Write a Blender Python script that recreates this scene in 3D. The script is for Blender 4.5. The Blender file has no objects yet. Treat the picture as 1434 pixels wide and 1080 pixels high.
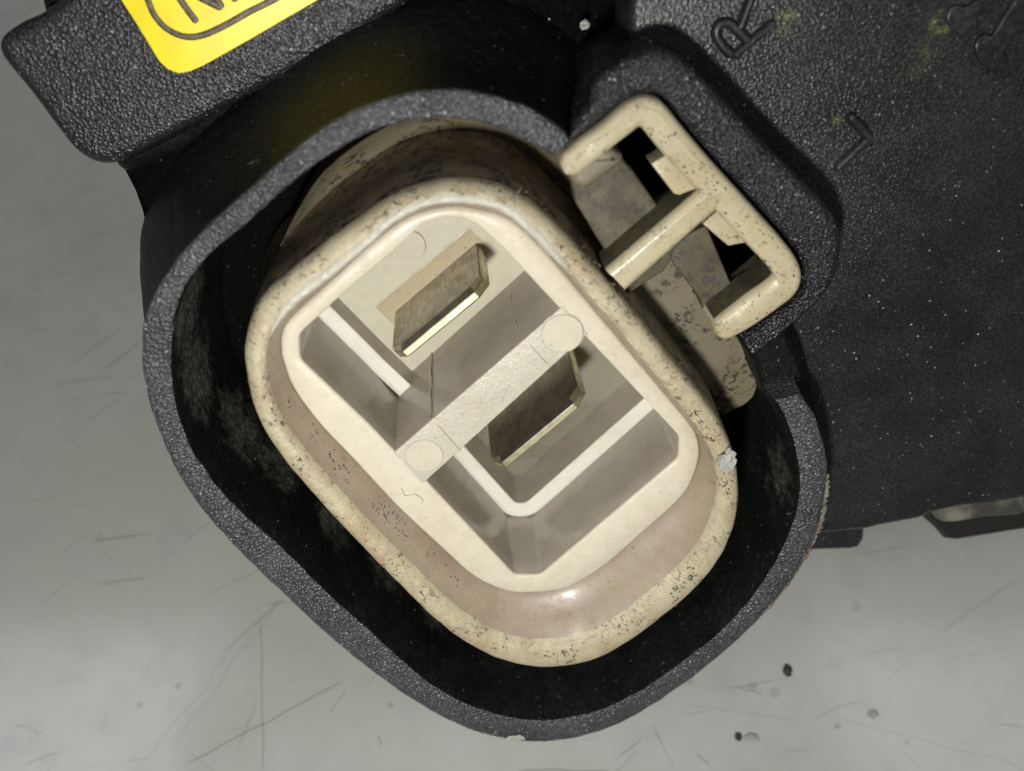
import bpy, bmesh, math, random
from mathutils import Vector, Matrix, noise as mnoise
random.seed(7)
C = bpy.context.scene.collection
S = 0.001                      # everything below is written in millimetres
PI = math.pi
# ------------------------------------------------------------------ camera
F = 1280.0                     # focal length in pixels of a 1434 px wide frame
H = 76.1                       # camera height above the table, mm
TILT = math.radians(20)
cam_d = bpy.data.cameras.new('camera')
cam = bpy.data.objects.new('camera', cam_d); C.objects.link(cam)
cam.location = (0, 0, H*S); cam.rotation_euler = (TILT, 0, 0)
cam_d.sensor_width = 36; cam_d.lens = 36*F/1434
cam_d.clip_start = 0.001; cam_d.clip_end = 50
cam_d.dof.use_dof = True; cam_d.dof.focus_distance = 53*S; cam_d.dof.aperture_fstop = 48
bpy.context.scene.camera = cam
sc = bpy.context.scene
sc.view_settings.view_transform = 'Standard'; sc.view_settings.look = 'None'
sc.view_settings.exposure = 0.0; sc.view_settings.gamma = 1
W2C = Matrix.Translation((0, 0, H)) @ Matrix.Rotation(TILT, 4, 'X')     # camera space -> world, mm
# ------------------------------------------------------------------ light
w = bpy.data.worlds.new('World'); sc.world = w; w.use_nodes = True
w.node_tree.nodes['Background'].inputs[0].default_value = (0.92, 0.97, 1.0, 1)
w.node_tree.nodes['Background'].inputs[1].default_value = 0.04
def area(name, camloc, target, size, size_y, power, col):
    l = bpy.data.lights.new(name, 'AREA'); l.shape = 'RECTANGLE'; l.size = size*S; l.size_y = size_y*S
    l.energy = power; l.color = col
    o = bpy.data.objects.new(name, l); C.objects.link(o)
    p = W2C @ Vector(camloc); t = W2C @ Vector(target)
    o.location = p*S; o.rotation_euler = (p-t).to_track_quat('Z', 'Y').to_euler()
    return o
area('flash_lamp', (-5, -25, 4), (0, 0, -55), 5, 5, 0.052, (1.0, 0.98, 0.935))
for cx in (-737, 743):         # two ceiling panels, mirrored in the table either side of the photographer
    l = area('ceiling_lamp', (cx, 186, 900), (cx, 186, 0), 726, 493, 3.2, (0.92, 0.97, 1.0))
    l.rotation_euler = (TILT, 0, 0)

# ------------------------------------------------------------------ connector frame
CP = 41.4
nz = Vector((0.0875, -0.578, 1.0)).normalized()
nx = (Vector((1, 0, 0)) - nz.x*nz).normalized(); ny = nz.cross(nx)
def ray(px, py): return Vector(((px-717)/F, (540-py)/F, -1))
def hit(px, py, h):
    r = ray(px, py); return r*((h-CP)/nz.dot(r))
ORG = hit(690, 590, 0)
def U(px, py, h=0.0):          # pixel -> connector frame (mm) on the plane z = h
    p = hit(px, py, h) - ORG
    return Vector((p.dot(nx), p.dot(ny), p.dot(nz)))
def T(px, py, up=0.0):         # pixel -> world mm on the table
    r = W2C.to_3x3() @ ray(px, py); o = Vector((0, 0, H))
    return o + r*((up-H)/r.z)
MF = Matrix((nx, ny, nz)).transposed().to_4x4(); MF.translation = ORG
MW = W2C @ MF
root = bpy.data.objects.new('plug_socket_unit', None); C.objects.link(root)
mw = MW.copy(); mw.translation = MW.translation*S; root.matrix_world = mw
root.empty_display_size = 0.01
root['label'] = 'black plastic car part with a deep two-blade socket in cream plastic and a yellow sticker'
root['category'] = 'electrical connector'

# ------------------------------------------------------------------ materials
class NT:
    def __init__(s, name):
        s.m = bpy.data.materials.new(name); s.m.use_nodes = True; s.t = s.m.node_tree
        s.b = s.t.nodes['Principled BSDF']
        tc = s.t.nodes.new('ShaderNodeTexCoord'); mp = s.n('ShaderNodeMapping'); mp.inputs['Scale'].default_value = (1000,)*3
        s.t.links.new(tc.outputs['Object'], mp.inputs[0]); s.co = mp.outputs[0]
    def n(s, t, **k):
        x = s.t.nodes.new(t)
        for a, v in k.items(): setattr(x, a, v)
        return x
    def lk(s, a, b): s.t.links.new(a, b)
    def setin(s, sock, v):
        if hasattr(v, 'is_linked') or hasattr(v, 'links'): s.lk(v, sock)
        else: sock.default_value = v
    def noise(s, scale, detail=3, rough=0.5, co=None, dist=0):
        x = s.n('ShaderNodeTexNoise'); x.inputs['Scale'].default_value = scale; x.inputs['Detail'].default_value = detail
        x.inputs['Roughness'].default_value = rough; x.inputs['Distortion'].default_value = dist
        s.lk(co or s.co, x.inputs['Vector']); return x.outputs['Fac']
    def voro(s, scale, feature='F1', co=None, rnd=1):
        x = s.n('ShaderNodeTexVoronoi', feature=feature); x.inputs['Scale'].default_value = scale
        x.inputs['Randomness'].default_value = rnd
        s.lk(co or s.co, x.inputs['Vector']); return x.outputs['Distance']
    def math(s, op, a, b=0.0, clamp=False):
        x = s.n('ShaderNodeMath', operation=op, use_clamp=clamp); s.setin(x.inputs[0], a); s.setin(x.inputs[1], b); return x.outputs[0]
    def ramp(s, f, lo, hi, a=0.0, b=1.0):
        x = s.n('ShaderNodeMapRange', interpolation_type='SMOOTHSTEP'); s.lk(f, x.inputs[0])
        for i, v in zip((1, 2, 3, 4), (lo, hi, a, b)): x.inputs[i].default_value = v
        return x.outputs[0]
    def mix(s, f, a, b):
        x = s.n('ShaderNodeMix', data_type='RGBA'); s.setin(x.inputs[0], f)
        s.setin(x.inputs[6], a if not isinstance(a, tuple) else (*a, 1)); s.setin(x.inputs[7], b if not isinstance(b, tuple) else (*b, 1))
        return x.outputs[2]
    def blob(s, p, r, wob=None):     # 1 inside a ball round p (mm, object frame), wobbly edge
        x = s.n('ShaderNodeVectorMath', operation='DISTANCE'); s.lk(s.co, x.inputs[0]); x.inputs[1].default_value = p
        d = x.outputs['Value']
        if wob is not None: d = s.math('ADD', d, s.math('MULTIPLY', wob, r*1.6))
        return s.ramp(d, r*1.9, r*1.2)
    def seg(s, p, q, wd):            # 1 on the segment p-q (xy)
        p = Vector(p[:2]); q = Vector(q[:2]); L = (q-p).length; d = (q-p)/L; nrm = Vector((-d.y, d.x))
        def dot(v, off):
            x = s.n('ShaderNodeVectorMath', operation='DOT_PRODUCT'); s.lk(s.co, x.inputs[0]); x.inputs[1].default_value = (v.x, v.y, 0)
            return s.math('SUBTRACT', x.outputs['Value'], off)
        a = dot(d, (p.dot(d)+q.dot(d))/2); b = dot(nrm, p.dot(nrm))
        bend = s.math('MULTIPLY', s.noise(0.25, 1), wd*6)
        b = s.math('ADD', b, s.math('SUBTRACT', bend, wd*3))
        m1 = s.ramp(s.math('ABSOLUTE', a), L/2, L/2*0.75); m2 = s.ramp(s.math('ABSOLUTE', b), wd, wd*0.2)
        return s.math('MULTIPLY', m1, m2)
    def bump(s, *hs):                # (height, strength, distance mm)
        prev = None
        for h, st, di in hs:
            x = s.n('ShaderNodeBump'); x.inputs['Strength'].default_value = st; x.inputs['Distance'].default_value = di*S
            s.lk(h, x.inputs['Height'])
            if prev is not None: s.lk(prev, x.inputs['Normal'])
            prev = x.outputs[0]
        s.lk(prev, s.b.inputs['Normal'])
    def fin(s, col, rough, **k):
        s.setin(s.b.inputs['Base Color'], col if not isinstance(col, tuple) else (*col, 1)); s.setin(s.b.inputs['Roughness'], rough)
        for a, v in k.items(): s.setin(s.b.inputs[a.replace('_', ' ')], v)
        return s.m

def black_plastic(name, base=(0.013, 0.0135, 0.014), grain=3.2, st=0.9, dist=0.09, rough=0.42, dust=0.0, dustcol=(0.10, 0.105, 0.09), stains=None, spk=0.5, fl=1.0, spec=0.5, mlo=0.38, mhi=0.62):
    t = NT(name)
    g1 = t.noise(grain*1.1, 4, 0.7); v = t.voro(grain*1.5); g2 = t.noise(grain*5, 2, 0.6)
    big = t.noise(0.18, 4, 0.6, dist=0.6)
    col = t.mix(t.ramp(big, 0.35, 0.7), base, tuple(c*1.9 for c in base))
    if dust:
        d = t.math('MULTIPLY', t.ramp(t.noise(0.42, 6, 0.65, dist=0.1), 0.44, 0.66), dust)
        col = t.mix(d, col, dustcol)
    sp = t.math('MULTIPLY', t.ramp(t.voro(2.3), 0.11, 0.05), t.ramp(t.noise(0.5, 3), 0.50, 0.62))
    col = t.mix(t.math('MULTIPLY', sp, spk), col, (0.34, 0.34, 0.32))
    if stains:
        wob = t.noise(0.9, 5, 0.7)
        for p, r, c, a in stains:
            col = t.mix(t.math('MULTIPLY', t.math('MULTIPLY', t.blob(p, r, wob), t.ramp(t.noise(1.4, 5, 0.65), mlo, mhi)), a), col, c)
    vx = t.n('ShaderNodeTexVoronoi'); vx.inputs['Scale'].default_value = 5.2; t.lk(t.co, vx.inputs['Vector'])
    sx = t.n('ShaderNodeSeparateColor'); t.lk(vx.outputs['Color'], sx.inputs[0])
    near = t.ramp(vx.outputs['Distance'], 0.40, 0.22); pick = t.ramp(sx.outputs[0], 1-fl*0.16-0.02, 1-fl*0.16+0.02); amt = t.math('MULTIPLY', sx.outputs[1], 1.0)
    fk = t.math('MULTIPLY', t.math('MULTIPLY', near, pick), t.math('MULTIPLY', t.math('MULTIPLY', amt, amt), t.ramp(t.noise(0.7, 3), 0.35, 0.62, 0.25, 1)))
    col = t.mix(fk, col, (0.50, 0.51, 0.54))  # sparkle glints painted into the colour as pale fibre flecks
    col = t.mix(t.math('MULTIPLY', t.ramp(v, 0.25, 0.65), 0.55), col, tuple(c*0.35 for c in base))
    t.bump((v, st, dist), (g1, st*0.6, dist*0.5), (g2, 0.6, dist*0.35))
    return t.fin(col, t.ramp(g2, 0.3, 0.7, rough-0.10, rough+0.14), Specular_IOR_Level=spec)

def cream_plastic(name, base=(0.60, 0.53, 0.40), dirt=0.5, dscale=1.5, lo=0.60, rough=0.42, bumpst=0.25, sss=0.25, dirtcol=(0.035, 0.028, 0.020), stain=(0.30, 0.21, 0.12), stainamt=0.35, fleck=0.6):
    t = NT(name)
    big = t.noise(0.35, 4, 0.6); mid = t.noise(1.1, 4, 0.65)
    col = t.mix(t.math('MULTIPLY', t.ramp(big, 0.42, 0.68), stainamt), base, stain)
    col = t.mix(t.math('MULTIPLY', t.ramp(mid, 0.40, 0.70), 0.22), col, tuple(c*0.55 for c in base))
    d = t.math('MULTIPLY', t.ramp(t.noise(dscale*2.4, 5, 0.72, dist=0.7), lo, lo+0.06), t.ramp(t.noise(0.55, 3), 0.44, 0.58))
    col = t.mix(t.math('MULTIPLY', d, dirt), col, dirtcol)
    nv = t.n('ShaderNodeTexNoise'); nv.inputs['Scale'].default_value = 3.5; nv.inputs['Detail'].default_value = 3; t.lk(t.co, nv.inputs['Vector'])
    vs = t.n('ShaderNodeVectorMath', operation='SCALE'); vs.inputs['Scale'].default_value = 0.55; t.lk(nv.outputs['Color'], vs.inputs[0])
    va = t.n('ShaderNodeVectorMath', operation='ADD'); t.lk(t.co, va.inputs[0]); t.lk(vs.outputs[0], va.inputs[1])
    f = t.math('MULTIPLY', t.ramp(t.voro(2.7, co=va.outputs[0]), 0.20, 0.10), t.ramp(t.noise(0.8, 3), 0.50, 0.60))
    col = t.mix(t.math('MULTIPLY', f, fleck), col, (0.06, 0.05, 0.035))
    t.bump((t.noise(5.5, 4, 0.65), bumpst, 0.05), (mid, bumpst*0.7, 0.12))
    return t.fin(col, t.ramp(mid, 0.3, 0.7, rough-0.1, rough+0.12), Subsurface_Weight=sss, Subsurface_Radius=(1.0, 0.7, 0.42), Subsurface_Scale=0.9*S)

M = {}
ZB = -4.4
green = (0.11, 0.13, 0.035)
M['body'] = black_plastic('body_plastic', grain=4.2, st=0.5, dist=0.07, rough=0.27, fl=0.5, dust=0.25, dustcol=(0.045, 0.047, 0.045), spk=0.35,
    stains=[(U(1102, 32, ZB), 0.8, green, 0.8), (U(1318, 32, ZB), 0.7, (0.2, 0.2, 0.05), 0.9), (U(1290, 85, ZB), 1.1, green, 0.35), (U(1172, 168, ZB), 0.35, green, 0.8)])
M['slab'] = black_plastic('slab_plastic', base=(0.012, 0.0115, 0.012), grain=3.9, st=0.7, dist=0.09, rough=0.26, spk=0.25, fl=1.3)
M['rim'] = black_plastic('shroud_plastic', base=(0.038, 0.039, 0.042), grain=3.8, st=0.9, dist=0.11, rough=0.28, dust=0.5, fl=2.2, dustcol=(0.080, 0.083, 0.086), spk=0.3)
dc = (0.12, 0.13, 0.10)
M['dusty_lit'] = black_plastic('dusty_lit_plastic', base=(0.005, 0.0055, 0.005), grain=2.0, st=0.35, dist=0.05, rough=0.5, dust=0.12, dustcol=(0.06, 0.065, 0.055), spk=0.7, fl=0.15, spec=0.25, mlo=0.25, mhi=0.55,
    stains=[(U(x, y, z), r_*1.35, dc, min(1, a*1.3)) for x, y, z, r_, a in ((275, 430, -3, 2.2, .8), (290, 520, -4, 2.2, .8), (330, 600, -6, 2.0, .7), (380, 660, -6, 1.6, .6), (450, 740, -6, 1.6, .7), (520, 810, -6, 1.6, .6), (590, 870, -6, 1.4, .5), (1070, 660, -3, 1.8, .4))])  # dust blobs that also paint in the light on the left inner wall
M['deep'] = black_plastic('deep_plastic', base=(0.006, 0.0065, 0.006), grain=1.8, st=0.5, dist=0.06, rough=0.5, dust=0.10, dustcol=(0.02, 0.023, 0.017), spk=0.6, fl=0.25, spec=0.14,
    stains=[(U(390, 110, -9), 1.2, (0.09, 0.09, 0.075), 0.7), (U(820, 60, -10), 2.0, (0.05, 0.055, 0.05), 0.6)])  # shade of the outer wall painted in: near-black copy of the shroud plastic
M['smooth_body'] = black_plastic('smooth_plastic', base=(0.014, 0.015, 0.017), grain=1.5, st=0.3, dist=0.05, rough=0.36, spk=0.1, fl=0.2)
M['void_shade'] = black_plastic('void_shade_plastic', base=(0.0015, 0.0016, 0.0015), grain=1.8, st=0.5, dist=0.06, rough=0.75, spk=0.3, fl=0.05, spec=0.04)  # shadow on the socket's deep floor painted in as near-black plastic
M['block'] = black_plastic('block_plastic', base=(0.011, 0.011, 0.012), grain=4.3, st=0.9, dist=0.12, rough=0.24, fl=2.0, spk=0.25)
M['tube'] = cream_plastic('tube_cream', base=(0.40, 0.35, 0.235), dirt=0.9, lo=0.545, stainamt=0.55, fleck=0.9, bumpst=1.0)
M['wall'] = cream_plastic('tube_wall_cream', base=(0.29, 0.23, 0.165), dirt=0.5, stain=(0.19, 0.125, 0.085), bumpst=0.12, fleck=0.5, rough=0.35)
M['outer'] = cream_plastic('tube_outer_cream', base=(0.20, 0.155, 0.10), dirt=1.0, lo=0.475, dscale=0.9, stain=(0.12, 0.07, 0.045), stainamt=0.8, fleck=0.9, bumpst=0.3)  # shade below the rim painted in as darker cream, besides the dirt
M['flange'] = cream_plastic('flange_cream', base=(0.17, 0.15, 0.10), dirt=0.9, lo=0.52, dscale=0.8, stain=(0.15, 0.12, 0.06), stainamt=0.7, fleck=0.8, bumpst=0.3)  # shade of the deep gap painted into the collar's cream, besides the dirt
M['lip'] = cream_plastic('lip_cream', base=(0.55, 0.505, 0.40), dirt=0.12, stain=(0.48, 0.41, 0.29), fleck=0.25, bumpst=0.35, rough=0.38)
M['bar'] = cream_plastic('bar_cream', base=(0.46, 0.43, 0.345), dirt=0.1, stain=(0.40, 0.36, 0.28), fleck=0.4, bumpst=1.0, rough=0.26)
M['pad'] = cream_plastic('pad_cream', base=(0.50, 0.46, 0.36), dirt=0.1, stain=(0.44, 0.4, 0.3), fleck=0.3, bumpst=0.15, rough=0.4)
M['cell'] = cream_plastic('cell_cream', base=(0.40, 0.355, 0.29), dirt=0.1, stain=(0.30, 0.25, 0.19), stainamt=0.35, fleck=0.3, bumpst=0.06, rough=0.17, sss=0.3)
M['floor'] = cream_plastic('cell_floor_cream', base=(0.47, 0.445, 0.34), dirt=0.08, stain=(0.46, 0.42, 0.30), fleck=0.1, bumpst=0.1, rough=0.4, sss=0.5)
M['ledge'] = cream_plastic('ledge_cream', base=(0.64, 0.62, 0.53), dirt=0.0, stain=(0.66, 0.63, 0.5), fleck=0.1, bumpst=0.05, rough=0.3, sss=0.5)  # light caught by the ledges painted in as a whiter cream
M['ridge'] = cream_plastic('ridge_cream', base=(0.46, 0.44, 0.36), dirt=0.5, dirtcol=(0.2, 0.19, 0.16), dscale=2.5, stain=(0.33, 0.31, 0.25), fleck=0.2, bumpst=0.9, rough=0.35)
M['shade_patch'] = cream_plastic('blade_shade_tan', base=(0.38, 0.315, 0.20), dirt=0.1, stain=(0.32, 0.25, 0.15), bumpst=0.1)  # tan tone of the blade's shadow, painted as a colour
M['latch'] = cream_plastic('latch_cream', base=(0.42, 0.37, 0.245), dirt=0.75, lo=0.56, dscale=2.2, stain=(0.36, 0.27, 0.14), fleck=1.0, bumpst=0.3, rough=0.27)
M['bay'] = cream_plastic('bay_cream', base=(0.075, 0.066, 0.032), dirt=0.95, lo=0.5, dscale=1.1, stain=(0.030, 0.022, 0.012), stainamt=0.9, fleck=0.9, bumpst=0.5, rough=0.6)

def metal(name, base, rough, dark):
    t = NT(name)
    mp = t.n('ShaderNodeMapping'); mp.inputs['Scale'].default_value = (1.6, 1.6, 0.14); t.lk(t.co, mp.inputs[0])
    s = t.noise(4.5, 5, 0.7, co=mp.outputs[0], dist=0.4); b = t.noise(0.9, 3, 0.6)
    col = t.mix(t.ramp(s, 0.4, 0.7), base, dark); col = t.mix(t.ramp(b, 0.4, 0.7, 0, 0.6), col, tuple(c*0.6 for c in dark))
    t.bump((s, 0.18, 0.03), (t.noise(9, 3), 0.35, 0.012))
    return t.fin(col, t.ramp(s, 0.3, 0.7, rough, rough+0.2), Metallic=1.0)
M['blade'] = metal('tinned_brass', (0.52, 0.49, 0.43), 0.30, (0.36, 0.33, 0.27))
M['edge'] = metal('bare_brass', (0.90, 0.86, 0.62), 0.38, (0.66, 0.58, 0.30))

t = NT('yellow_label_film')
col = t.mix(t.ramp(t.noise(0.5, 3), 0.35, 0.7), (0.80, 0.66, 0.006), (0.74, 0.59, 0.006))
fl = t.math('MULTIPLY', t.ramp(t.voro(1.1), 0.12, 0.07), t.ramp(t.noise(0.7, 2), 0.52, 0.58))
col = t.mix(fl, col, (0.16, 0.11, 0.01))
t.bump((t.noise(1.6, 3), 0.12, 0.08)); M['label'] = t.fin(col, 0.42)
t = NT('label_ink'); t.bump((t.noise(6, 3), 0.5, 0.05)); M['ink'] = t.fin(t.mix(t.ramp(t.noise(3, 4), 0.4, 0.65), (0.05, 0.032, 0.012), (0.11, 0.08, 0.035)), 0.45)
t = NT('rust_crust'); n_ = t.noise(1.3, 5, 0.7); t.bump((t.noise(3.5, 4, 0.7), 1.0, 0.25))
M['rust'] = t.fin(t.mix(t.ramp(n_, 0.42, 0.6), t.mix(t.ramp(t.noise(2.2, 3), 0.4, 0.6), (0.15, 0.11, 0.055), (0.13, 0.07, 0.04)), (0.20, 0.19, 0.16)), 0.6)
t = NT('pale_lint'); t.bump((t.noise(5, 4, 0.7), 1.0, 0.12)); M['lint'] = t.fin(t.mix(t.noise(2.5, 4), (0.22, 0.22, 0.19), (0.46, 0.455, 0.41)), 0.6)
t = NT('dark_crumb'); M['dark'] = t.fin((0.018, 0.02, 0.018), 0.6)
t = NT('worn_paint'); t.bump((t.noise(2, 4), 0.5, 0.1)); M['worn'] = t.fin(t.mix(t.ramp(t.noise(0.35, 3, 0.5), 0.38, 0.62), (0.05, 0.048, 0.04), (0.20, 0.185, 0.145)), 0.5)
t = NT('brown_rubber'); M['brown'] = t.fin((0.016, 0.014, 0.012), 0.5)

t = NT('grime'); M['grime'] = t.fin((0.07, 0.055, 0.035), 0.6)
# table: pale grey worn laminate with scratches
t = NT('worn_laminate')
def rot(ang, sx, sy):
    r = t.n('ShaderNodeMapping', vector_type='TEXTURE'); r.inputs['Rotation'].default_value = (0, 0, math.radians(ang)); r.inputs['Scale'].default_value = (sx, sy, 1)
    t.lk(t.co, r.inputs[0]); return r.outputs[0]
big = t.noise(0.045, 4, 0.6, dist=0.5); mid = t.noise(0.3, 5, 0.6)
col = t.mix(t.ramp(big, 0.38, 0.64), (0.375, 0.38, 0.355), (0.345, 0.345, 0.305))
col = t.mix(t.ramp(mid, 0.45, 0.75, 0, 0.5), col, (0.30, 0.305, 0.285))
for ang, sx, th in ((8, 12, 0.66), (42, 14, 0.67), (70, 10, 0.69), (-35, 12, 0.69), (25, 20, 0.70)):
    s_ = t.noise(0.9, 3, 0.5, co=rot(ang, sx, 0.55))
    col = t.mix(t.ramp(s_, th, th+0.05, 0, 0.34), col, (0.16, 0.165, 0.14))
for a, b, wd, am in (((366, 855), (369, 1090), .10, .75), ((250, 1078), (490, 948), .12, .75), ((865, 1062), (900, 1035), .09, .7), ((530, 1030), (535, 1045), .2, .6),
                     ((485, 965), (460, 1000), .12, .5), ((190, 1078), (330, 905), .3, .16), ((230, 1060), (400, 830), .3, .16), ((915, 1020), (930, 1040), .12, .4),
                     ((1140, 1005), (1215, 980), .16, .35), ((1312, 885), (1434, 810), .25, .25), ((975, 1057), (992, 1072), .13, .7), ((1400, 1015), (1434, 1017), .15, .6),
                     ((720, 1078), (860, 1079), .12, .8), ((35, 1072), (80, 1053), .12, .5), ((915, 1010), (945, 1080), .12, .35), ((1260, 1050), (1290, 1080), .16, .3),
                     ((950, 985), (1120, 1010), .14, .22), ((1150, 1000), (1434, 1075), .12, .28), ((60, 1030), (20, 1017), .2, .3), ((1030, 962), (1070, 972), .14, .5)):
    col = t.mix(t.math('MULTIPLY', t.seg(T(*a), T(*b), wd*0.75), am*0.62), col, (0.05, 0.055, 0.045))
for p, r, c, am in (((1045, 880), .0, None, 0), ((1055, 962), .45, (.12, .12, .10), .5), ((965, 952), .5, (.12, .12, .10), .6), ((138, 752), .5, (.25, .17, .16), .5), ((195, 988), .3, (.1, .1, .09), .5),
                    ((547, 988), .35, (.1, .1, .09), .6), ((1170, 928), .9, (.2, .2, .18), .35), ((1085, 970), .5, (.1, .1, .09), .4), ((1005, 945), 1.5, (.2, .22, .16), .2), ((1200, 850), .5, (.2, .2, .17), .6), ((250, 960), 0.3, (.08, .08, .07), .7), ((1270, 1040), .3, (.08, .08, .07), .5), ((1172, 1017), .3, (.08, .08, .07), .7)):
    if c: col = t.mix(t.math('MULTIPLY', t.blob(T(*p), r, t.noise(1.3, 3)), am*0.55), col, c)
t.bump((t.noise(5, 3), 0.10, 0.012))
M['table'] = t.fin(col, t.ramp(mid, 0.3, 0.7, 0.12, 0.17), Specular_IOR_Level=0.6)

# ------------------------------------------------------------------ geometry helpers
def link(name, bm, mat, parent=root, sharp=35, recalc=True):
    if recalc: bmesh.ops.recalc_face_normals(bm, faces=bm.faces)
    me = bpy.data.meshes.new(name)
    for v in bm.verts: v.co *= S
    for f in bm.faces: f.smooth = True
    bm.to_mesh(me); bm.free()
    mats = mat if isinstance(mat, list) else [mat]
    for m in mats: me.materials.append(M[m])
    me.set_sharp_from_angle(angle=math.radians(sharp))
    o = bpy.data.objects.new(name, me); C.objects.link(o)
    if parent is not None: o.parent = parent
    return o
def spline(pts, closed, n):
    """Catmull-Rom through 2-D/3-D points, resampled evenly"""
    P = [Vector(p) for p in pts]; k = len(P); out = []
    segs = k if closed else k-1
    for i in range(segs):
        a = P[(i-1) % k] if closed or i > 0 else P[0]*2-P[1]
        b = P[i]; c = P[(i+1) % k]
        d = P[(i+2) % k] if closed or i+2 < k else P[-1]*2-P[-2]
        for j in range(12):
            u = j/12
            out.append(0.5*((2*b)+(c-a)*u+(2*a-5*b+4*c-d)*u*u+(3*b-a-3*c+d)*u**3))
    if not closed: out.append(P[-1].copy())
    return resample(out, closed, n)
def resample(out, closed, n):
    out = [Vector(p) for p in out]
    if closed: out = out+[out[0]]
    L = [0]
    for i in range(1, len(out)): L.append(L[-1]+(out[i]-out[i-1]).length)
    tot = L[-1]; res = []; j = 0
    for i in range(n):
        s = tot*i/(n if closed else n-1)
        while j < len(L)-2 and L[j+1] < s: j += 1
        u = (s-L[j])/max(L[j+1]-L[j], 1e-9); res.append(out[j].lerp(out[j+1], min(1, u)))
    return res
def P(pts, z, closed, n): return spline([U(x, y, z) for x, y in pts], closed, n)
def zz(pts, z): return [Vector((p.x, p.y, z)) for p in pts]
def off(pts, d, closed=True):     # offset in xy; positive = to the right of the walking direction
    n = len(pts); r = []
    for i, p in enumerate(pts):
        a = pts[(i-1) % n] if closed or i else pts[0]; b = pts[(i+1) % n] if closed or i < n-1 else pts[-1]
        tg = (b-a); tg.z = 0
        if tg.length < 1e-9: r.append(p.copy()); continue
        tg.normalize(); r.append(Vector((p.x+tg.y*d, p.y-tg.x*d, p.z)))
    return r
def jit(pts, amp, sc_, seed=0, zamp=0):
    return [Vector((p.x+amp*mnoise.noise(Vector((p.x*sc_, p.y*sc_, seed))), p.y+amp*mnoise.noise(Vector((p.x*sc_, p.y*sc_, seed+9))), p.z+zamp*mnoise.noise(Vector((p.x*sc_, p.y*sc_, seed+5))))) for p in pts]
def loft(bm, rings, closed=True, caps=False, mats=None):
    V = [[bm.verts.new(p) for p in r] for r in rings]; n = len(rings[0])
    for k in range(len(V)-1):
        for i in range(n if closed else n-1):
            j = (i+1) % n
            try:
                f = bm.faces.new((V[k][i], V[k][j], V[k+1][j], V[k+1][i]))
                if mats: f.material_index = mats[k]
            except ValueError: pass
    if caps and not closed:
        bm.faces.new([r[0] for r in V]); bm.faces.new([r[-1] for r in reversed(V)])
    return V
def toward(a, b, d):
    r = []
    for p, q in zip(a, b):
        v = q-p; v.z = 0; L = v.length; r.append(p+v/max(L, 1e-6)*min(d, L*0.45))
    return r
def plate(name, px, z, thick, mat, bevel=0.15, smooth=0, parent=root, raw=None, sharp=35, bottom=True, jitter=0):
    """a bevelled slab whose upper outline is traced at height z"""
    pts = raw or [U(x, y, z) for x, y in px]
    if smooth: pts = spline(pts, True, smooth)
    if jitter: pts = jit(pts, jitter, 1.5)
    ar = sum(pts[i].x*pts[(i+1) % len(pts)].y-pts[(i+1) % len(pts)].x*pts[i].y for i in range(len(pts)))
    s = -1 if ar > 0 else 1
    bm = bmesh.new(); b = bevel
    rings = [zz(pts, z-thick), zz(pts, z-b)]
    for a in (25, 50, 75): a = math.radians(a); rings.append(zz(off(pts, s*b*(1-math.cos(a))), z-b+b*math.sin(a)))
    rings.append(zz(off(pts, s*b), z))
    V = loft(bm, rings, mats=[1, 0, 0, 0, 0] if isinstance(mat, list) else None)
    bm.faces.new(V[-1])
    if bottom: bm.faces.new(list(reversed(V[0])))
    return link(name, bm, mat, parent, sharp)
def stroke(name, path, z, wd, hgt, mat, closed=False, n=40, parent=root, label=None, corner=False):
    """raised rounded bead following a path on the plane z"""
    pts = [U(x, y, z) for x, y in path]
    pts = resample(pts, closed, n) if corner else spline(pts, closed, n)
    bm = bmesh.new(); rings = []
    h = wd/2
    for o_, dz in ((-1, -0.05), (-0.8, 0.55), (-0.4, 0.95), (0, 1.0), (0.4, 0.95), (0.8, 0.55), (1, -0.05)):
        rings.append([Vector((p.x, p.y, z+(hgt*dz if dz > 0 else dz))) for p in off(pts, h*o_, closed)])
    if not closed:      # taper the ends round
        for r in rings:
            for k in (0, -1):
                c = pts[k]; r[k] = Vector((c.x+(r[k].x-c.x)*0.5, c.y+(r[k].y-c.y)*0.5, z+(r[k].z-z)*0.5 if r[k].z > z else r[k].z))
    loft(bm, rings, closed, caps=not closed)
    return link(name, bm, mat, parent, 60)

# ------------------------------------------------------------------ table
bm = bmesh.new()
bmesh.ops.create_grid(bm, x_segments=4, y_segments=4, size=900)
tb = link('table_top', bm, 'table', None); tb['kind'] = 'structure'

# ------------------------------------------------------------------ housing
shroud_outer = [(782, 214), (797, 200), (788, 182), (760, 162), (720, 143), (660, 128), (600, 127), (550, 135), (500, 153), (450, 181), (400, 220), (350, 264), (300, 308), (258, 350), (225, 395), (204, 437), (197, 480),
    (200, 530), (212, 582), (236, 642), (272, 703), (330, 770), (400, 838), (470, 902), (540, 957), (600, 996), (650, 1021), (700, 1036), (750, 1041), (800, 1037), (860, 1019), (920, 986), (980, 944), (1040, 893),
    (1090, 840), (1128, 787), (1150, 735), (1160, 680), (1157, 630), (1142, 583), (1122, 552)]
shroud_inner = [(776, 219), (768, 214), (757, 208), (738, 198), (700, 180), (655, 169), (600, 167), (550, 175), (500, 195), (452, 225), (400, 265), (345, 314), (296, 356), (262, 398), (247, 435), (241, 470), (240, 505),
    (243, 545), (253, 590), (275, 640), (325, 705), (395, 768), (465, 837), (528, 893), (580, 940), (630, 975), (680, 996), (730, 1008), (780, 1008), (840, 995), (900, 966), (955, 928), (1010, 884),
    (1058, 830), (1092, 775), (1113, 724), (1120, 680), (1114, 630), (1103, 595), (1092, 570), (1084, 560)]
N = 520
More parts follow.
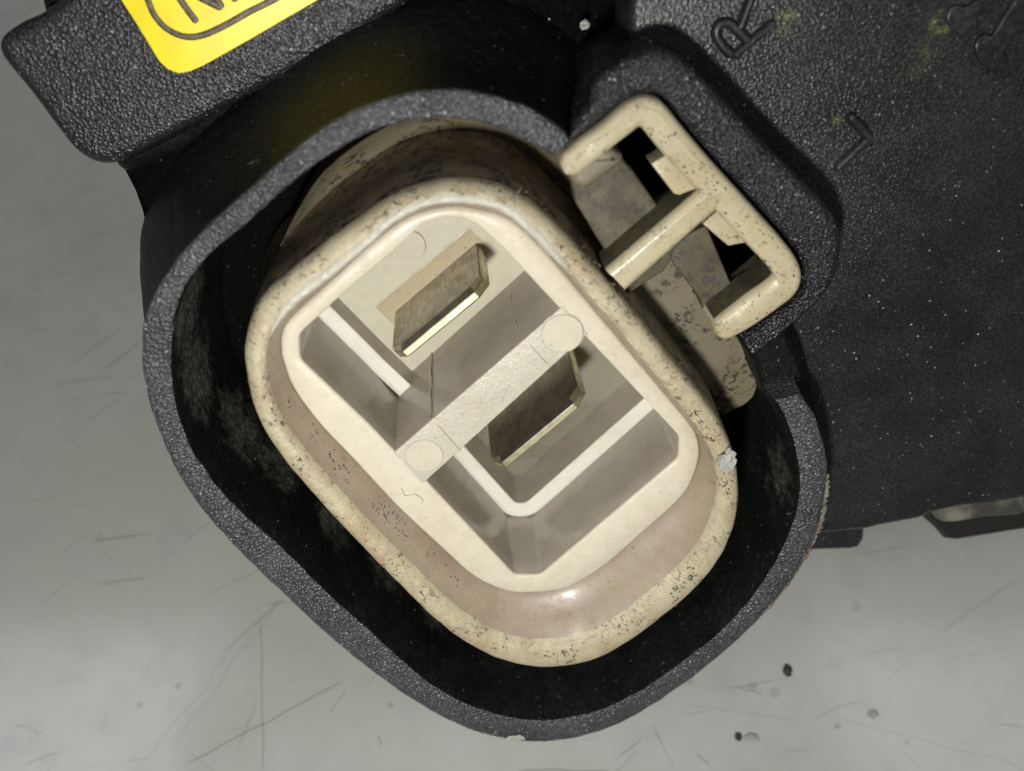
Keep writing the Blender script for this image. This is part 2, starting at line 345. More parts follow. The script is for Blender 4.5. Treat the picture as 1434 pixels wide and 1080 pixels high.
so = P(shroud_outer, 0, False, N); si = P(shroud_inner, 0, False, N)
so = jit(jit(so, 0.05, 0.9), 0.025, 5); si = jit(jit(si, 0.05, 1.1, 3), 0.05, 6)
bm = bmesh.new(); b = 0.28
flares = [(-10.8, 2.9), (-8.5, 2.2), (-6.5, 1.6), (-4.5, 0.95), (-2.5, 0.4), (-1.2, 0.1)]
rings = [zz(off(so, -f if False else f, False), z) for z, f in flares]
rings += [zz(so, -b), zz(toward(so, si, b*0.3), -b*0.35), zz(toward(so, si, b), 0)]
for u in (0.33, 0.67):
    rings.append(jit(zz([p.lerp(q, u) for p, q in zip(so, si)], 0.02), 0, 2, 1, 0.05))
rings += [zz(toward(si, so, b*0.7), 0), zz(toward(si, so, b*0.2), -b*0.3), jit(zz(si, -b*0.9), 0.05, 3)]
for z, d in ((-2, -0.05), (-4, -0.12), (-7, -0.25), (-10.8, -0.45)):
    rings.append(zz(off(si, d, False), z))
nm = len(rings)-1
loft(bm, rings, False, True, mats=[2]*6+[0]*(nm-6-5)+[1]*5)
sh = link('shroud', bm, ['rim', 'dusty_lit', 'deep'])

# low stretch of wall in the gap beside the latch
lw_o = P([(1085, 440), (1112, 480), (1128, 520), (1136, 560), (1140, 590)], -1.8, False, 40)
lw_i = P([(1030, 470), (1050, 498), (1063, 525), (1072, 552), (1090, 585)], -1.8, False, 40)
bm = bmesh.new()
loft(bm, [zz(off(lw_o, -1.5, False), -10.5), zz(lw_o, -2.3), zz(toward(lw_o, lw_i, .4), -1.9), zz(toward(lw_i, lw_o, .3), -1.8), zz(lw_i, -2.1), zz(lw_i, -10.5)], False, True)
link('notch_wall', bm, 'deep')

# base plate under everything, deep
base = plate('housing_base', [(150, 150), (158, 215), (178, 250), (195, 290), (205, 335), (230, 430), (340, 560), (470, 690), (620, 800), (760, 850), (900, 800), (1000, 720), (1110, 690), (1500, 640), (1900, 600), (1900, -500), (400, -500), (60, -150)], -10.6, 2.0, 'void_shade', 0.5, smooth=200)
# right hand body
body = plate('housing_body', [(905, 130), (880, 60), (885, -20), (890, -300), (1900, -300), (1900, 600), (1434, 700), (1400, 706), (1345, 712), (1300, 722), (1288, 729), (1228, 740), (1214, 744), (1120, 752), (1112, 680), (1100, 600), (1072, 520), (1030, 460), (1040, 430), (1085, 390), (1108, 330), (1050, 240), (960, 130)], ZB, 4.0, 'body', 0.5)
plate('body_tab', [(1100, 700), (1206, 720), (1212, 740), (1211, 757), (1203, 768), (1190, 771), (1120, 773), (1080, 760)], -7.6, 2.0, 'body', 0.4)
plate('body_foot', [(1290, 690), (1296, 729), (1313, 744), (1324, 757), (1340, 759), (1434, 744), (1700, 700), (1700, 600), (1350, 640)], -8.6, 2.0, 'brown', 0.5)
plate('worn_edge', [(1309, 712), (1325, 703), (1370, 699), (1420, 690), (1438, 700), (1434, 722), (1380, 728), (1330, 735), (1312, 728)], ZB-0.12, 1.5, 'worn', 0.5, smooth=60)
# slab that carries the sticker
slab = plate('label_slab', [(-5, 70), (4, 88), (40, 132), (82, 188), (104, 214), (128, 229), (152, 233), (176, 226), (230, 198), (300, 162), (400, 108), (480, 62), (560, 12), (640, -40), (900, -220), (700, -400), (300, -200), (83, -2), (28, 32), (6, 46), (-4, 57)], -8.2, 4.2, 'slab', 0.7, smooth=260)
plate('slab_ledge', [(170, 246), (230, 226), (300, 190), (400, 132), (470, 88), (520, 60), (600, 20), (700, -40), (500, -50), (300, 60), (160, 190)], -9.9, 3, 'deep', 1.2, smooth=120)
plate('rear_boot', [(60, 20), (95, 22), (130, 8), (190, -30), (150, -80), (60, -60)], -16, 3, 'brown', 0.8, smooth=60)

# sticker
lab = plate('sticker', [(120, -90), (146, -42), (169, -1), (194, 38), (217, 76), (224, 87), (235, 97), (250, 103), (266, 100), (285, 92), (340, 61), (445, 0), (520, -44), (600, -90), (400, -160), (250, -160)], -8.10, 0.10, 'label', 0.03, raw=None)
lab['label'] = 'yellow sticker with part of a black bordered N'
zl = -8.09
stroke('sticker_border', [(180, -50), (196, -20), (207, 0), (214, 18), (228, 36), (247, 48), (266, 52), (288, 48), (318, 34), (350, 16), (382, 0), (430, -28), (470, -52)], zl, 0.36, 0.03, 'ink', n=80, parent=lab)
stroke('sticker_letter', [(240, -24), (254, 2), (276, 32)], zl, 0.40, 0.03, 'ink', parent=lab, n=20)
stroke('sticker_letter', [(240, -26), (275, -6), (311, 12)], zl+.004, 0.40, 0.03, 'ink', parent=lab, n=20)
stroke('sticker_letter', [(311, 12), (298, -10), (284, -36)], zl+.008, 0.42, 0.03, 'ink', parent=lab, n=20)
stroke('sticker_letter', [(331, 2), (318, -20), (305, -46)], zl, 0.40, 0.03, 'ink', parent=lab, n=20)

# moulded letters on the body
zb = ZB
def raised(name, paths, wd=0.52):
    for k, p in enumerate(paths): stroke(name, p, zb+0.002*k, wd, 0.42, 'smooth_body', parent=body, n=30, corner=True)
raised('moulded_letter', [[(1026, 79), (1056, 53), (1084, 30)], [(1026, 79), (1012, 66), (1002, 52), (1001, 40), (1009, 31), (1021, 32), (1034, 44), (1049, 60)], [(1034, 40), (1042, 20), (1052, -6)]])
raised('moulded_letter', [[(1168, 237), (1193, 213), (1216, 191), (1201, 175), (1186, 159)]])
for pts in ([(1326, 28), (1330, 14), (1336, 9), (1344, 8), (1352, 10), (1370, 0), (1395, -18), (1410, -30), (1400, 0), (1386, 8), (1374, 18), (1368, 25), (1371, 37), (1363, 48), (1352, 52), (1341, 45), (1332, 38)],
            [(1366, 64), (1374, 52), (1382, 48), (1390, 51), (1404, 28), (1422, 0), (1440, -30), (1480, -30), (1452, 10), (1430, 42), (1408, 71), (1412, 80), (1411, 92), (1404, 99), (1396, 101), (1386, 97), (1374, 88), (1368, 76)]):
    plate('moulded_mark', pts, zb+0.30, 0.5, 'smooth_body', 0.12, smooth=70, parent=body)

# ------------------------------------------------------------------ latch block (black) and latch frame (cream)
latch_outer = [(786, 236), (786, 224), (794, 213), (816, 197), (842, 179), (866, 158), (884, 145), (904, 138), (922, 141), (935, 151), (955, 176), (980, 206), (1010, 240), (1040, 273), (1070, 306), (1095, 334), (1115, 360), (1124, 380), (1124, 400), (1114, 418), (1090, 437), (1060, 458), (1036, 472), (1018, 479), (1006, 474), (1000, 462)]
latch_inner = [(797, 248), (806, 249), (812, 246), (826, 236), (846, 220), (866, 204), (884, 190), (894, 182), (899, 181), (904, 186), (912, 196), (925, 212), (945, 234), (968, 258), (992, 285), (1016, 311), (1040, 337), (1060, 358), (1078, 377), (1084, 385), (1083, 390), (1072, 400), (1050, 415), (1028, 432), (1010, 446), (1003, 452)]
zl_, zk = -0.2, -0.75
lo_ = P(latch_outer, zl_, False, 240); li_ = P(latch_inner, zl_, False, 240)
def band(name, po, pi, z, b, zo, zi, mat, parent=root, dish=0.0, dro=0, dri=0):
    bm = bmesh.new()
    R = [zz(off(po, dro, False), zo), zz(po, z-b)]
    for a in (25, 50, 75): a = math.radians(a); R.append(zz(toward(po, pi, b*(1-math.cos(a))), z-b+b*math.sin(a)))
    R.append(zz(toward(po, pi, b), z))
    for u in (0.3, 0.5, 0.7): R.append(jit(zz([p.lerp(q, u) for p, q in zip(po, pi)], z+dish), 0, 1.2, 4, 0.04))
    R.append(zz(toward(pi, po, b), z))
    for a in (75, 50, 25): a = math.radians(a); R.append(zz(toward(pi, po, b*(1-math.cos(a))), z-b+b*math.sin(a)))
    R += [zz(pi, z-b), zz(off(pi, dri, False), zi)]
    loft(bm, R, False, True, mats=[0]*(len(R)-2)+[1 if isinstance(mat, list) else 0])
    return link(name, bm, mat, parent, 50)
block_outer = [(799, 212), (799, 190), (808, 170), (824, 148), (830, 122), (846, 104), (880, 84), (915, 72), (945, 76), (972, 96), (1010, 134), (1045, 172), (1085, 214), (1128, 256), (1160, 288), (1178, 320), (1182, 352), (1172, 392), (1150, 425), (1120, 452), (1090, 478), (1066, 499), (1059, 503)]
block_inner = [(784, 226), (789, 214), (800, 205), (816, 193), (842, 175), (864, 155), (884, 141), (905, 134), (925, 138), (938, 149), (960, 176), (985, 206), (1015, 240), (1046, 274), (1076, 308), (1100, 334), (1120, 360), (1128, 380), (1128, 402), (1117, 421), (1092, 441), (1062, 462), (1041, 476)]
band('latch_block', P(block_outer, zk, False, 240), P(block_inner, zk, False, 240), zk, 0.6, -10.6, -8, 'block', dro=0.5)
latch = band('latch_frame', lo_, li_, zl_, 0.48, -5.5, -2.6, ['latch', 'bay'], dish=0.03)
# rib of the latch frame
def beam(name, a1, a2, b1, b2, z, depth, mat, bevel, parent=root):
    return plate(name, None, z, depth, mat, bevel, raw=[U(*a1, z), U(*a2, z), U(*b2, z), U(*b1, z)], parent=parent)
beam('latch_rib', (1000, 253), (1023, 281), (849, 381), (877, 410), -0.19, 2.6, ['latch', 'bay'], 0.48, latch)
# ledges just under the frame
plate('latch_ledge', [(912, 230), (938, 214), (984, 262), (968, 268), (952, 274), (944, 272)], -0.9, 1.4, 'latch', 0.12, parent=latch)
plate('latch_ledge', [(984, 314), (1004, 296), (1056, 340), (1046, 341), (1036, 342), (1020, 345)], -0.9, 1.4, 'latch', 0.12, parent=latch)
# bay floors with the slots left open
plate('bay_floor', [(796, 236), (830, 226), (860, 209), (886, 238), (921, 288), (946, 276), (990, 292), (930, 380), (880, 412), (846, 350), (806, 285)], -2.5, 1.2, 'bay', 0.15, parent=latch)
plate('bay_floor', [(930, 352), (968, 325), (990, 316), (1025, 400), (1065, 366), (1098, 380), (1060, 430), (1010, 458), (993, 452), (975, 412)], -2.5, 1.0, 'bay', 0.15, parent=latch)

# ------------------------------------------------------------------ cream insert
tube_outer = [(340, 490), (343, 535), (357, 588), (388, 640), (440, 702), (500, 767), (560, 827), (608, 873), (650, 904), (700, 929), (760, 940), (820, 933), (870, 911), (922, 875), (972, 833), (1010, 788), (1032, 738), (1038, 690), (1031, 640), (1010, 592),
    (978, 548), (930, 490), (870, 418), (805, 345), (762, 302), (722, 274), (680, 260), (630, 257), (582, 267), (538, 287), (488, 322), (440, 358), (398, 392), (368, 420), (350, 450)]
tube_inner = [(371, 500), (374, 540), (388, 585), (415, 626), (462, 682), (520, 745), (575, 800), (622, 846), (660, 876), (705, 899), (760, 908), (815, 902), (860, 881), (908, 846), (952, 808), (984, 768), (1002, 726), (1008, 690), (1004, 650), (986, 612),
    (955, 570), (908, 512), (850, 441), (785, 368), (742, 322), (708, 295), (674, 283), (632, 280), (592, 287), (552, 308), (505, 349), (458, 387), (417, 419), (393, 446), (377, 474)]
lip_outer = [(393, 490), (397, 510), (411, 546), (446, 594), (498, 649), (556, 711), (616, 767), (656, 803), (684, 820), (712, 830), (742, 832), (786, 827), (820, 812), (858, 785), (900, 748), (945, 708), (966, 682), (978, 650), (980, 628), (972, 602),
    (940, 562), (898, 512), (842, 446), (780, 372), (735, 324), (706, 304), (672, 295), (635, 290), (600, 296), (566, 309), (524, 340), (470, 389), (428, 427), (402, 453), (394, 470)]
opening = [(419, 471), (424, 464), (487, 406), (547, 357), (592, 314), (622, 306), (650, 307), (668, 315), (708, 352), (785, 434), (821, 473), (951, 611), (950, 642), (757, 806), (721, 806), (595, 672), (556, 636), (514, 592), (420, 503)]
ZL, ZF = -1.5, -7.5
def sarea(p): return sum(p[i].x*p[(i+1) % len(p)].y-p[(i+1) % len(p)].x*p[i].y for i in range(len(p)))
def align(ref, pts):              # rotate closed ring so that index 0 is nearest to ref[0]
    if sarea(ref)*sarea(pts) < 0: pts = list(reversed(pts))
    k = min(range(len(pts)), key=lambda i: (pts[i]-ref[0]).to_2d().length); return pts[k:]+pts[:k]
N = 600
def P2(pts, z):                   # corners kept
    Q = [U(x, y, z) for x, y in pts]; out = []; n = len(Q)
    for i, p in enumerate(Q):      # small fillet at every corner
        a, c = Q[i-1]-p, Q[(i+1) % n]-p; k = min(0.30, a.length*0.4, c.length*0.4)
        A, B = p+a.normalized()*k, p+c.normalized()*k
        for j in range(6): u = j/5; out.append(A*(1-u)**2+p*2*u*(1-u)+B*u*u)
    return resample(out, True, N)
to = P(tube_outer, 0, True, N); ti = P(tube_inner, -0.05, True, N); lo = P(lip_outer, ZL, True, N)
lo = align(ti, lo)
to = jit(to, 0.05, 0.9, 2)
b = 0.55
bm = bmesh.new(); sgn = 1
def ring_off(p, d): return off(p, d)
area2 = sum(to[i].x*to[(i+1) % N].y-to[(i+1) % N].x*to[i].y for i in range(N)); outw = 1 if area2 > 0 else -1
rings = [zz(off(to, outw*0.55), -9.5), zz(off(to, outw*0.25), -5), zz(off(to, outw*0.05), -1.6), zz(to, -0.9)]
for a in (20, 40, 60, 80): a = math.radians(a); rings.append(zz(toward(to, ti, b*(1-math.cos(a))), -0.9+0.9*math.sin(a)))
for u, h in ((0.62, 0.10), (0.80, 0.06)):
    rings.append(jit(zz([p.lerp(q, u) for p, q in zip(to, ti)], h), 0.05, 2.5, 8, 0.09))
rings.append(jit(zz(ti, -0.02), 0.07, 1.6, 12, 0.07))
rings.append(zz([p.lerp(q, 0.15) for p, q in zip(ti, lo)], -0.4))
rings.append(zz([p.lerp(q, 0.55) for p, q in zip(ti, lo)], -0.95))
rings.append(zz([p.lerp(q, 0.9) for p, q in zip(ti, lo)], -1.35))
rings.append(zz(off(lo, 0), ZL-0.2))
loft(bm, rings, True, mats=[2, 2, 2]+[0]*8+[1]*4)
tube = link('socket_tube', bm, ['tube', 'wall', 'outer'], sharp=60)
# feathery flash left along the tube rim: thin slivers of plastic
bm = bmesh.new()
for i in range(330):
    k = random.randrange(N); u = random.uniform(0.35, 0.98)
    if 90 < k < 250 and random.random() < 0.4: continue
    p = to[k].lerp(ti[k], u); tg = (to[(k+2) % N]-to[k-2]).normalized()
    a = random.gauss(0, 0.5); d = Vector((tg.x*math.cos(a)-tg.y*math.sin(a), tg.x*math.sin(a)+tg.y*math.cos(a), 0)); nn = Vector((-d.y, d.x, 0))
    L = random.uniform(0.25, 0.8); wd = random.uniform(0.03, 0.08); h = random.uniform(0.06, 0.16)
    z0 = 0.0
    v = [p-d*L/2+Vector((0, 0, z0-.05)), p+nn*wd+Vector((0, 0, z0-.02)), p+d*L/2+Vector((0, 0, z0-.05)), p-nn*wd+Vector((0, 0, z0-.02)), p+d*random.uniform(-.1, .1)*L+Vector((0, 0, z0+h))]
    v = [bm.verts.new(Vector((q.x, q.y, q.z))) for q in v]
    for a_, b_ in ((0, 1), (1, 2), (2, 3), (3, 0)): bm.faces.new((v[a_], v[b_], v[4]))
fl = link('rim_flash', bm, 'tube', tube, recalc=False); fl['kind'] = 'stuff'

k0 = min(range(N), key=lambda i: (ti[i]-U(380, 470)).length); k1 = min(range(N), key=lambda i: (ti[i]-U(800, 385)).length)
seq = list(range(k0, k1)) if k0 < k1 else list(range(k0, k1, -1))
if len(seq) > N/2: seq = [i % N for i in (range(k0, k1+N) if k0 > k1 else range(k0+N, k1, -1))]
bm = bmesh.new(); R = []
for u, h in ((-0.55, -0.05), (-0.4, 0.05), (-0.22, 0.15), (-0.05, 0.18), (0.1, 0.10), (0.22, -0.10)):
    row = []
    for j, i in enumerate(seq):
        d = (to[i]-ti[i]); d.z = 0; d.normalize(); e = min(1, j/12, (len(seq)-1-j)/12)
        nz_ = mnoise.noise(ti[i]*2.4)+0.6*mnoise.noise(ti[i]*6)
        row.append(Vector((ti[i].x-d.x*u*0.8*e+0.05*nz_*d.x, ti[i].y-d.y*u*0.8*e+0.05*nz_*d.y, 0.02+(h+0.07*mnoise.noise(ti[i]*5+Vector((u*5, 0, 0))))*e)))
    R.append(row)
loft(bm, R, False); link('flash_ridge', bm, 'ridge', tube)
def grime(name, A, B, lo_u, hi_u, pxa, pxb, cnt, size, z_a, z_b, mat, parent, closed=True):
    n_ = len(A); ka = min(range(n_), key=lambda i: (A[i]-U(*pxa)).to_2d().length); kb = min(range(n_), key=lambda i: (A[i]-U(*pxb)).to_2d().length)
    if closed and abs(ka-kb) > n_/2: (ka, kb) = (ka+n_, kb) if ka < kb else (ka, kb+n_)
    bm = bmesh.new()
    for _ in range(cnt):
        c = random.random(); i = int(ka+(kb-ka)*c) % n_
        if mnoise.noise(Vector((i*0.07, 2, 0))) < -0.05: continue
        u = random.uniform(lo_u, hi_u); p = A[i].lerp(B[i], u); p.z = z_a+(z_b-z_a)*u+0.03
        s_ = size*random.uniform(0.3, 1.1); tg = (A[(i+2) % n_]-A[i-2]).normalized(); nn = (B[i]-A[i]); nn.z = z_b-z_a; nn.normalize()
        k = random.randint(5, 7); el = random.uniform(0.35, 0.9); ro = random.uniform(0, 3.14)
        vs = []
        for q in range(k):
            a = 2*PI*q/k; rr = s_*random.uniform(0.5, 1); x, y = rr*math.cos(a), rr*el*math.sin(a)
            x, y = x*math.cos(ro)-y*math.sin(ro), x*math.sin(ro)+y*math.cos(ro)
            vs.append(bm.verts.new(p+tg*x+nn*y))
        top = bm.verts.new(p+tg.cross(nn).normalized()*(0.02 if tg.cross(nn).z > 0 else -0.02)+Vector((0, 0, 0.015)))
        for q in range(k): bm.faces.new((vs[q], vs[(q+1) % k], top))
    o = link(name, bm, mat, parent, recalc=False); o['kind'] = 'stuff'; return o
grime('grime', ti, lo, 0.55, 0.9, (385, 580), (640, 860), 170, 0.085, -0.05, ZL, 'dark', tube)
grime('grime', ti, lo, 0.45, 0.62, (420, 630), (560, 790), 60, 0.07, -0.05, ZL, 'dark', tube)
grime('grime', to, ti, 0.6, 0.95, (700, 930), (1010, 790), 150, 0.11, 0.03, 0.1, 'grime', tube)
grime('grime', to, ti, 0.5, 0.95, (1036, 700), (1000, 575), 60, 0.12, 0.03, 0.1, 'grime', tube)
grime('grime', lo_, li_, 0.2, 0.95, (800, 205), (1000, 462), 190, 0.10, zl_, zl_, 'grime', latch, False)
grime('grime', to, lo, -0.2, 0.1, (720, 272), (1000, 575), 90, 0.14, -0.5, 0.02, 'grime', tube)

# inner liner: flat lip, walls of the cells
lo2 = P(lip_outer, ZL, True, N); op = align(lo2, P2(opening, ZL))
bm = bmesh.new()
rings = [zz(off(lo2, outw*0.05), ZL-0.35), zz(lo2, ZL-0.22), zz(toward(lo2, op, 0.07), ZL-0.09), zz(toward(lo2, op, 0.22), ZL), zz([p.lerp(q, .5) for p, q in zip(lo2, op)], ZL+0.01), zz(toward(op, lo2, 0.14), ZL), zz(toward(op, lo2, 0.04), ZL-0.05), zz(op, ZL-0.16), zz(op, -3), zz(op, -5), zz(op, ZF-0.1)]
loft(bm, rings, True, mats=[0]*7+[1]*3)
liner = link('socket_liner', bm, ['lip', 'cell'], sharp=50)
# floors: a ledge all round and a sunk pocket in each cell
def down(px, z): return [Vector((*U(x, y, ZL).to_2d(), z)) for x, y in px]
def inset(pts, d):
    pts = list(pts); ar = sum(pts[i].x*pts[(i+1) % len(pts)].y-pts[(i+1) % len(pts)].x*pts[i].y for i in range(len(pts)))
    s = -1 if ar > 0 else 1; n = len(pts); r = []
    for i in range(n):
        a, p, c = pts[i-1], pts[i], pts[(i+1) % n]
        e1 = (p-a).to_2d().normalized(); e2 = (c-p).to_2d().normalized()
        n1 = Vector((e1.y, -e1.x))*s; n2 = Vector((e2.y, -e2.x))*s; m = n1+n2
        m = m/max(m.length_squared, 0.3)*2 if m.length > 0.1 else n1
        r.append(Vector((p.x+m.x*d, p.y+m.y*d, p.z)))
    return r
cell1 = [(419, 471), (424, 464), (487, 406), (547, 357), (592, 314), (622, 306), (650, 307), (668, 315), (708, 352), (783, 435), (559, 632), (514, 592), (420, 503)]
cell2 = [(821, 473), (951, 611), (950, 642), (768, 796), (760, 801), (750, 804.5), (739, 805.5), (728, 804.5), (718, 801), (710, 794), (597, 675)]
def inset2(pts, ds):              # each edge i (pts[i] -> pts[i+1]) moved in by ds[i]
    ar = sarea(pts); s = -1 if ar > 0 else 1; n = len(pts); L = []
    for i in range(n):
        a, c = pts[i].to_2d(), pts[(i+1) % n].to_2d(); e = (c-a).normalized(); nn = Vector((e.y, -e.x))*s
        L.append((a+nn*ds[i], e))
    r = []
    for i in range(n):
        p1, e1 = L[i-1]; p2, e2 = L[i]; den = e1.x*e2.y-e1.y*e2.x
        if abs(den) < 1e-4: q = p2
        else:
            t_ = ((p2.x-p1.x)*e2.y-(p2.y-p1.y)*e2.x)/den; q = p1+e1*t_
        r.append(Vector((q.x, q.y, pts[i].z)))
    return r
E1 = {9: 0, 10: 1, 11: 1}; E2 = {k: 1 for k in range(2, 10)}
for cell, dz, lw, E in ((cell1, 1.7, 0.86, E1), (cell2, 3.1, 0.86, E2)):
    pts = down(cell, ZF); bm = bmesh.new()
    ds = [E.get(i, 0) for i in range(len(pts))]
    def ins(k): return inset2(pts, [(-0.02+d_*k) for d_ in ds])
    R = [zz(ins(0), ZF+0.2), zz(ins(0.02), ZF+0.10), zz(ins(0.15), ZF), zz(ins(lw), ZF), zz(ins(lw+0.08), ZF-0.08), zz(ins(lw+0.18), ZF-dz)]
    V = loft(bm, R, True, mats=[2, 2, 2, 2, 1]); bm.faces.new(V[-1])
    link('cell_floor', bm, ['floor', 'cell', 'ledge'], liner, 30)
# ejector mark on the upper floor
def disc(name, px, py, z, r, h, mat, parent, groove=True, n=48):
    c = U(px, py, z); bm = bmesh.new()
    prof = [(r+0.07, -0.05), (r+0.02, -0.04), (r, 0.0), (r-0.05, h), (r*0.5, h*1.05)]
    R = [[Vector((c.x+math.cos(2*PI*i/n)*a, c.y+math.sin(2*PI*i/n)*a, z+d)) for i in range(n)] for a, d in prof]
    V = loft(bm, R); bm.faces.new(V[-1]); return link(name, bm, mat, parent, 30)
disc('ejector_mark', 574, 344, ZF-1.7, 0.95, 0.14, 'floor', liner)

# divider wall with flat top bar
ZD = ZL+0.06
bar = beam('divider', (787, 430), (823, 468), (552, 634), (592, 678), ZD, 9.6, ['bar', 'cell'], 0.08, liner)
disc('ejector_pad', 787.5, 467, ZD, 1.12, 0.07, 'pad', liner)
disc('ejector_pad', 594, 638, ZD, 1.08, 0.07, 'pad', liner)
# mould lines down the divider face
for x, y in ((603, 586), (728, 482)):
    p = U(x, y, ZL); bm = bmesh.new()
    pts = [p+Vector((0.04*math.sin(z*2), 0.03*math.sin(z*3), z-ZL)) for z in [ZL-0.15-0.3*i for i in range(26)]]
    pts = [Vector((q_.x, q_.y, ZL-0.15-0.3*i)) for i, q_ in enumerate(pts)]
    R = [[c+Vector((0.05*math.cos(a), 0.07*math.sin(a), 0)) for c in pts] for a in (0, 1.57, 3.14, 4.71, 6.28)]
    loft(bm, R, False); link('mould_line', bm, 'lip', bar)
# fine seams across the bar
for a, b_ in (((742, 483), (772, 515)), ((612, 594), (646, 632))):
    stroke('bar_seam', [a, b_], ZD, 0.05, 0.03, 'wall', parent=bar, n=6)

# ------------------------------------------------------------------ blades
def blade(tipL, tipR, ztip, zbase, label=None):
    A, B = U(*tipL, ztip), U(*tipR, ztip); u = (B-A).to_2d(); W = u.length; u = u/W; v = Vector((-u.y, u.x))   # v points away from the lens side
    if v.y < 0: v = -v
    th = 0.85; c = 0.75; bv = 0.22; hb = 0.5
    e = bpy.data.objects.new('terminal_blade', None)
    def pt(s, t, z): return Vector((A.x+u.x*s+v.x*t, A.y+u.y*s+v.y*t, z))
    # silhouette in the (s, z) plane: upper corners cut off
    sil = [(0, zbase), (0, ztip-c*1.1), (c*0.85, ztip), (W-c*0.85, ztip), (W, ztip-c*1.1), (W, zbase)]
    sil_in = [(0.0, zbase), (0.0, ztip-c*1.1-hb*0.5), (c*0.85+0.12, ztip-hb), (W-c*0.85-0.12, ztip-hb), (W, ztip-c*1.1-hb*0.5), (W, zbase)]
    bm = bmesh.new()
    f0 = [bm.verts.new(pt(s, 0, z)) for s, z in sil_in]; f1 = [bm.verts.new(pt(s, bv, z)) for s, z in sil]
    f2 = [bm.verts.new(pt(s, th-bv, z)) for s, z in sil]; f3 = [bm.verts.new(pt(s, th, z)) for s, z in sil_in]
    bm.faces.new(f0); bm.faces.new(list(reversed(f3)))
    for a, b2 in ((f0, f1), (f1, f2), (f2, f3)):
        for i in range(5):
            f = bm.faces.new((a[i], a[i+1], b2[i+1], b2[i])); f.material_index = 1 if (a is f1) else (1 if i in (1, 3) else 0)
    bmesh.ops.bevel(bm, geom=[ed for ed in bm.edges if ed.calc_length() > 0.3], offset=0.035, segments=1, affect='EDGES', clamp_overlap=True)
    return link('terminal_blade', bm, ['blade', 'edge'], root, 20)
b1 = blade((563, 513), (688, 410), -3.5, -9.5); b1['label'] = 'upper blade in the larger cell, scratched grey face'
b2_ = blade((702, 666), (825, 565), -3.5, -10.8); b2_['label'] = 'lower blade half hidden behind the divider bar'
# upper blade's shadow, painted on the floor as a thin tan patch
def shade_patch(tipL, tipR, zf, grow):
    A, B = U(*tipL, -4.1), U(*tipR, -4.1); u = (B-A).normalized(); v = Vector((-u.y, u.x, 0));
    if v.y < 0: v = -v
    a, b = A-u*grow+v*(-0.25), B+u*grow+v*(-0.25); c, d = B+u*grow+v*(0.85+grow*1.7), A-u*grow+v*(0.85+grow*1.7)
    o = [a, b, c, d]; bm = bmesh.new()
    big = [p for p in o]; inn = inset(o, -0.0)
    R = [zz(inset(o, -0.06), zf+0.012), zz(o, zf+0.03), zz(inset(o, 0.03), zf+0.012), zz(inset(o, 0.04), zf+0.01)]
    V = loft(bm, R); bm.faces.new(V[-1]); link('blade_shade', bm, 'shade_patch', liner, 30)
shade_patch((557, 504), (680, 402), ZF-1.7, 0.42)

# ------------------------------------------------------------------ cream collar seen between tube and shroud
fo = P([(398, 330), (420, 285), (455, 232), (505, 190), (560, 160), (620, 146), (680, 150), (735, 172), (790, 215), (840, 275), (890, 335), (940, 395), (985, 450)], -7.0, False, 160)
fi = P([(440, 400), (470, 330), (510, 290), (560, 255), (610, 235), (650, 232), (690, 240), (730, 262), (780, 310), (830, 370), (880, 430), (930, 490), (975, 545)], -9.0, False, 160)
bm = bmesh.new()
R = [zz(fo, -5.4), zz([p.lerp(q, .12) for p, q in zip(fo, fi)], -6.6), zz([p.lerp(q, .28) for p, q in zip(fo, fi)], -7.5), zz([p.lerp(q, .5) for p, q in zip(fo, fi)], -8.2), zz([p.lerp(q, .75) for p, q in zip(fo, fi)], -8.7), zz(fi, -9.0), zz(fi, -9.8), zz(fo, -9.8), zz(fo, -5.4)]
loft(bm, R, False, True)
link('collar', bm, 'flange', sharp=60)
plate('collar_ear', [(880, 385), (930, 345), (965, 360), (1000, 436), (1030, 468), (1048, 492), (1060, 512), (1062, 530), (1055, 546), (1040, 552), (1000, 560), (950, 500), (905, 440)], -5.0, 1.0, 'flange', 0.25, smooth=90)
plate('collar_ear', [(960, 440), (1040, 500), (1060, 530), (1058, 552), (1046, 566), (1030, 574), (1004, 580), (960, 520)], -5.6, 1.5, 'flange', 0.2, smooth=90)
plate('collar_ear', [(790, 232), (797, 250), (806, 262), (822, 266), (842, 252), (874, 224), (850, 205), (800, 215)], -1.4, 2.0, 'flange', 0.5, smooth=60)

# ------------------------------------------------------------------ crust on the shroud's right edge
bm = bmesh.new(); rc = P([(1160, 664), (1158, 690), (1153, 720), (1145, 748), (1130, 775), (1118, 795), (1100, 822), (1084, 842), (1070, 857)], -0.2, False, 90)
for i in range(1, 89, 1):
    p = rc[i]; r0 = 0.12+0.20*abs(mnoise.noise(Vector((i*0.21, 3, 1))))
    g = bmesh.ops.create_icosphere(bm, subdivisions=2, radius=r0)
    for v in g['verts']: v.co = v.co*(1+0.35*mnoise.noise(v.co*4+Vector((i, 0, 0))))+p+Vector((-0.08, 0.06, -0.05))+Vector((0.05*math.sin(i*1.7), 0.05*math.cos(i*2.3), 0.05))
link('edge_crust', bm, 'rust', sh)

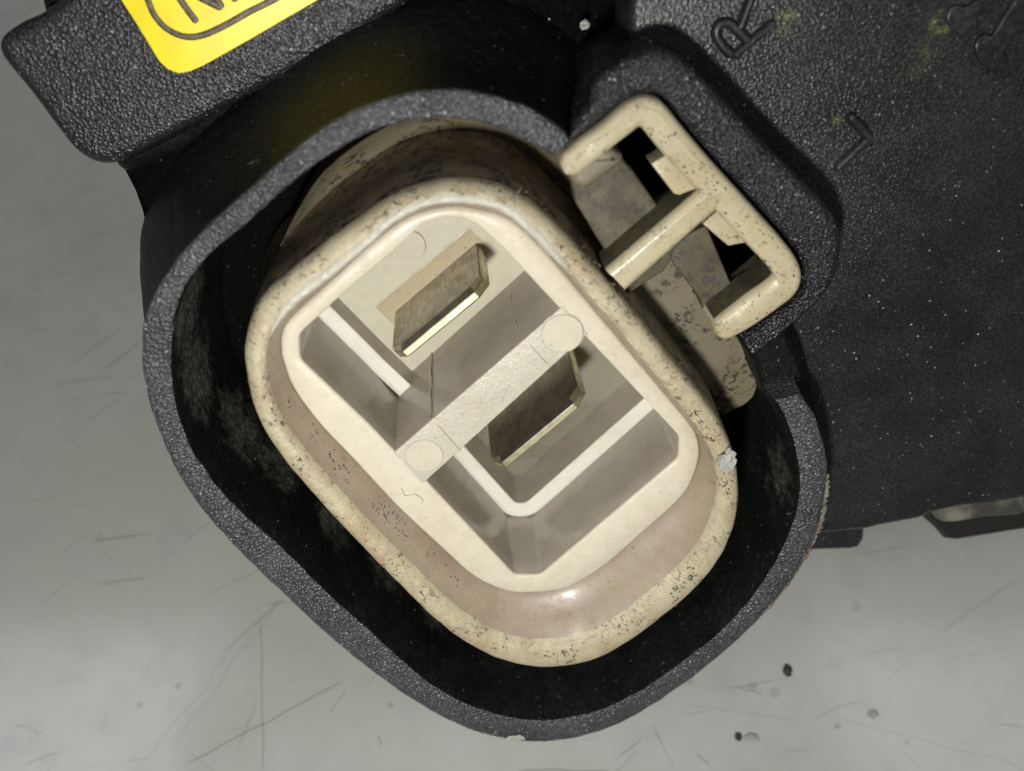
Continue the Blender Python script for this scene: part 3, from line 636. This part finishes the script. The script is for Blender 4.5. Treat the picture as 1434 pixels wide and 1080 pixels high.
# ------------------------------------------------------------------ loose bits
def lump(name, pos, r, mat, label, cat, flat=(1, 1, .5), frame=None, seed=0, group=None, sub=3, amp=.5):
    bm = bmesh.new(); bmesh.ops.create_icosphere(bm, subdivisions=sub, radius=r)
    for v in bm.verts:
        k = 1+amp*mnoise.noise(v.co*(2.2/r)+Vector((seed*3.1, 0, 0)))+amp*.5*mnoise.noise(v.co*(6/r)+Vector((seed, 5, 0)))
        v.co = Vector((v.co.x*flat[0]*k, v.co.y*flat[1]*k, v.co.z*flat[2]*k))
    o = link(name, bm, mat, None, 30)
    if frame == 'c': o.matrix_world = root.matrix_world @ Matrix.Translation(pos*S)
    else: o.location = pos*S
    o['label'] = label; o['category'] = cat
    if group: o['group'] = group
    return o
lump('lint_flake', U(1018, 646, 0.35), 0.62, 'lint', 'pale grey flake stuck on the right corner of the cream socket rim', 'flake', (.8, 1.1, .5), 'c', 2)
lump('lint_flake', U(819, 35, -9.3), 0.24, 'lint', 'tiny white speck on the dark plastic above the socket', 'speck', (1, 1, .7), 'c', 4)
lump('lint_flake', U(722, 1034, 0.1), 0.42, 'lint', 'pale scuff flake on the lowest edge of the black shroud', 'flake', (1.4, .6, .2), 'c', 6)
lump('crumb', T(1103, 939, .15), 0.38, 'dark', 'small black crumb on the table right of the shroud', 'crumb', (.8, 1.2, .5), seed=3)
lump('crumb', T(1052, 1034, .12), 0.46, 'lint', 'white chip on the table near the bottom edge with a dark crumb beside it', 'crumb', (1.2, .7, .45), seed=5)
lump('crumb', T(1034, 1032, .12), 0.30, 'dark', 'dark crumb touching the white chip near the bottom edge', 'crumb', (.8, 1, .5), seed=8)
lump('crumb', T(1223, 1000, .12), 0.34, 'lint', 'single white grain on the right part of the table', 'crumb', (1, .8, .6), seed=9)
def fibre(pxs, z, r, label):
    pts = spline([U(x, y, z)+Vector((0, 0, 0.15)) for x, y in pxs], False, 30); bm = bmesh.new()
    R = []
    for k in range(6):
        a = 2*PI*k/5; R.append([p+Vector((r*math.cos(a), r*math.cos(a)*.3, r*math.sin(a))) for p in pts])
    loft(bm, R, False); o = link('fibre', bm, 'lint', None, 60); o.matrix_world = root.matrix_world.copy()
    o['label'] = label; o['category'] = 'fibre'; return o
fibre([(348, 229), (362, 223), (378, 225), (386, 233), (385, 241)], -2.6, 0.035, 'thin pale hair curled on the dark wall left above the socket')
fibre([(562, 682), (568, 692), (580, 690), (592, 698), (590, 704)], ZL-0.1, 0.022, 'fine short hair on the cream lip below the left round pad')
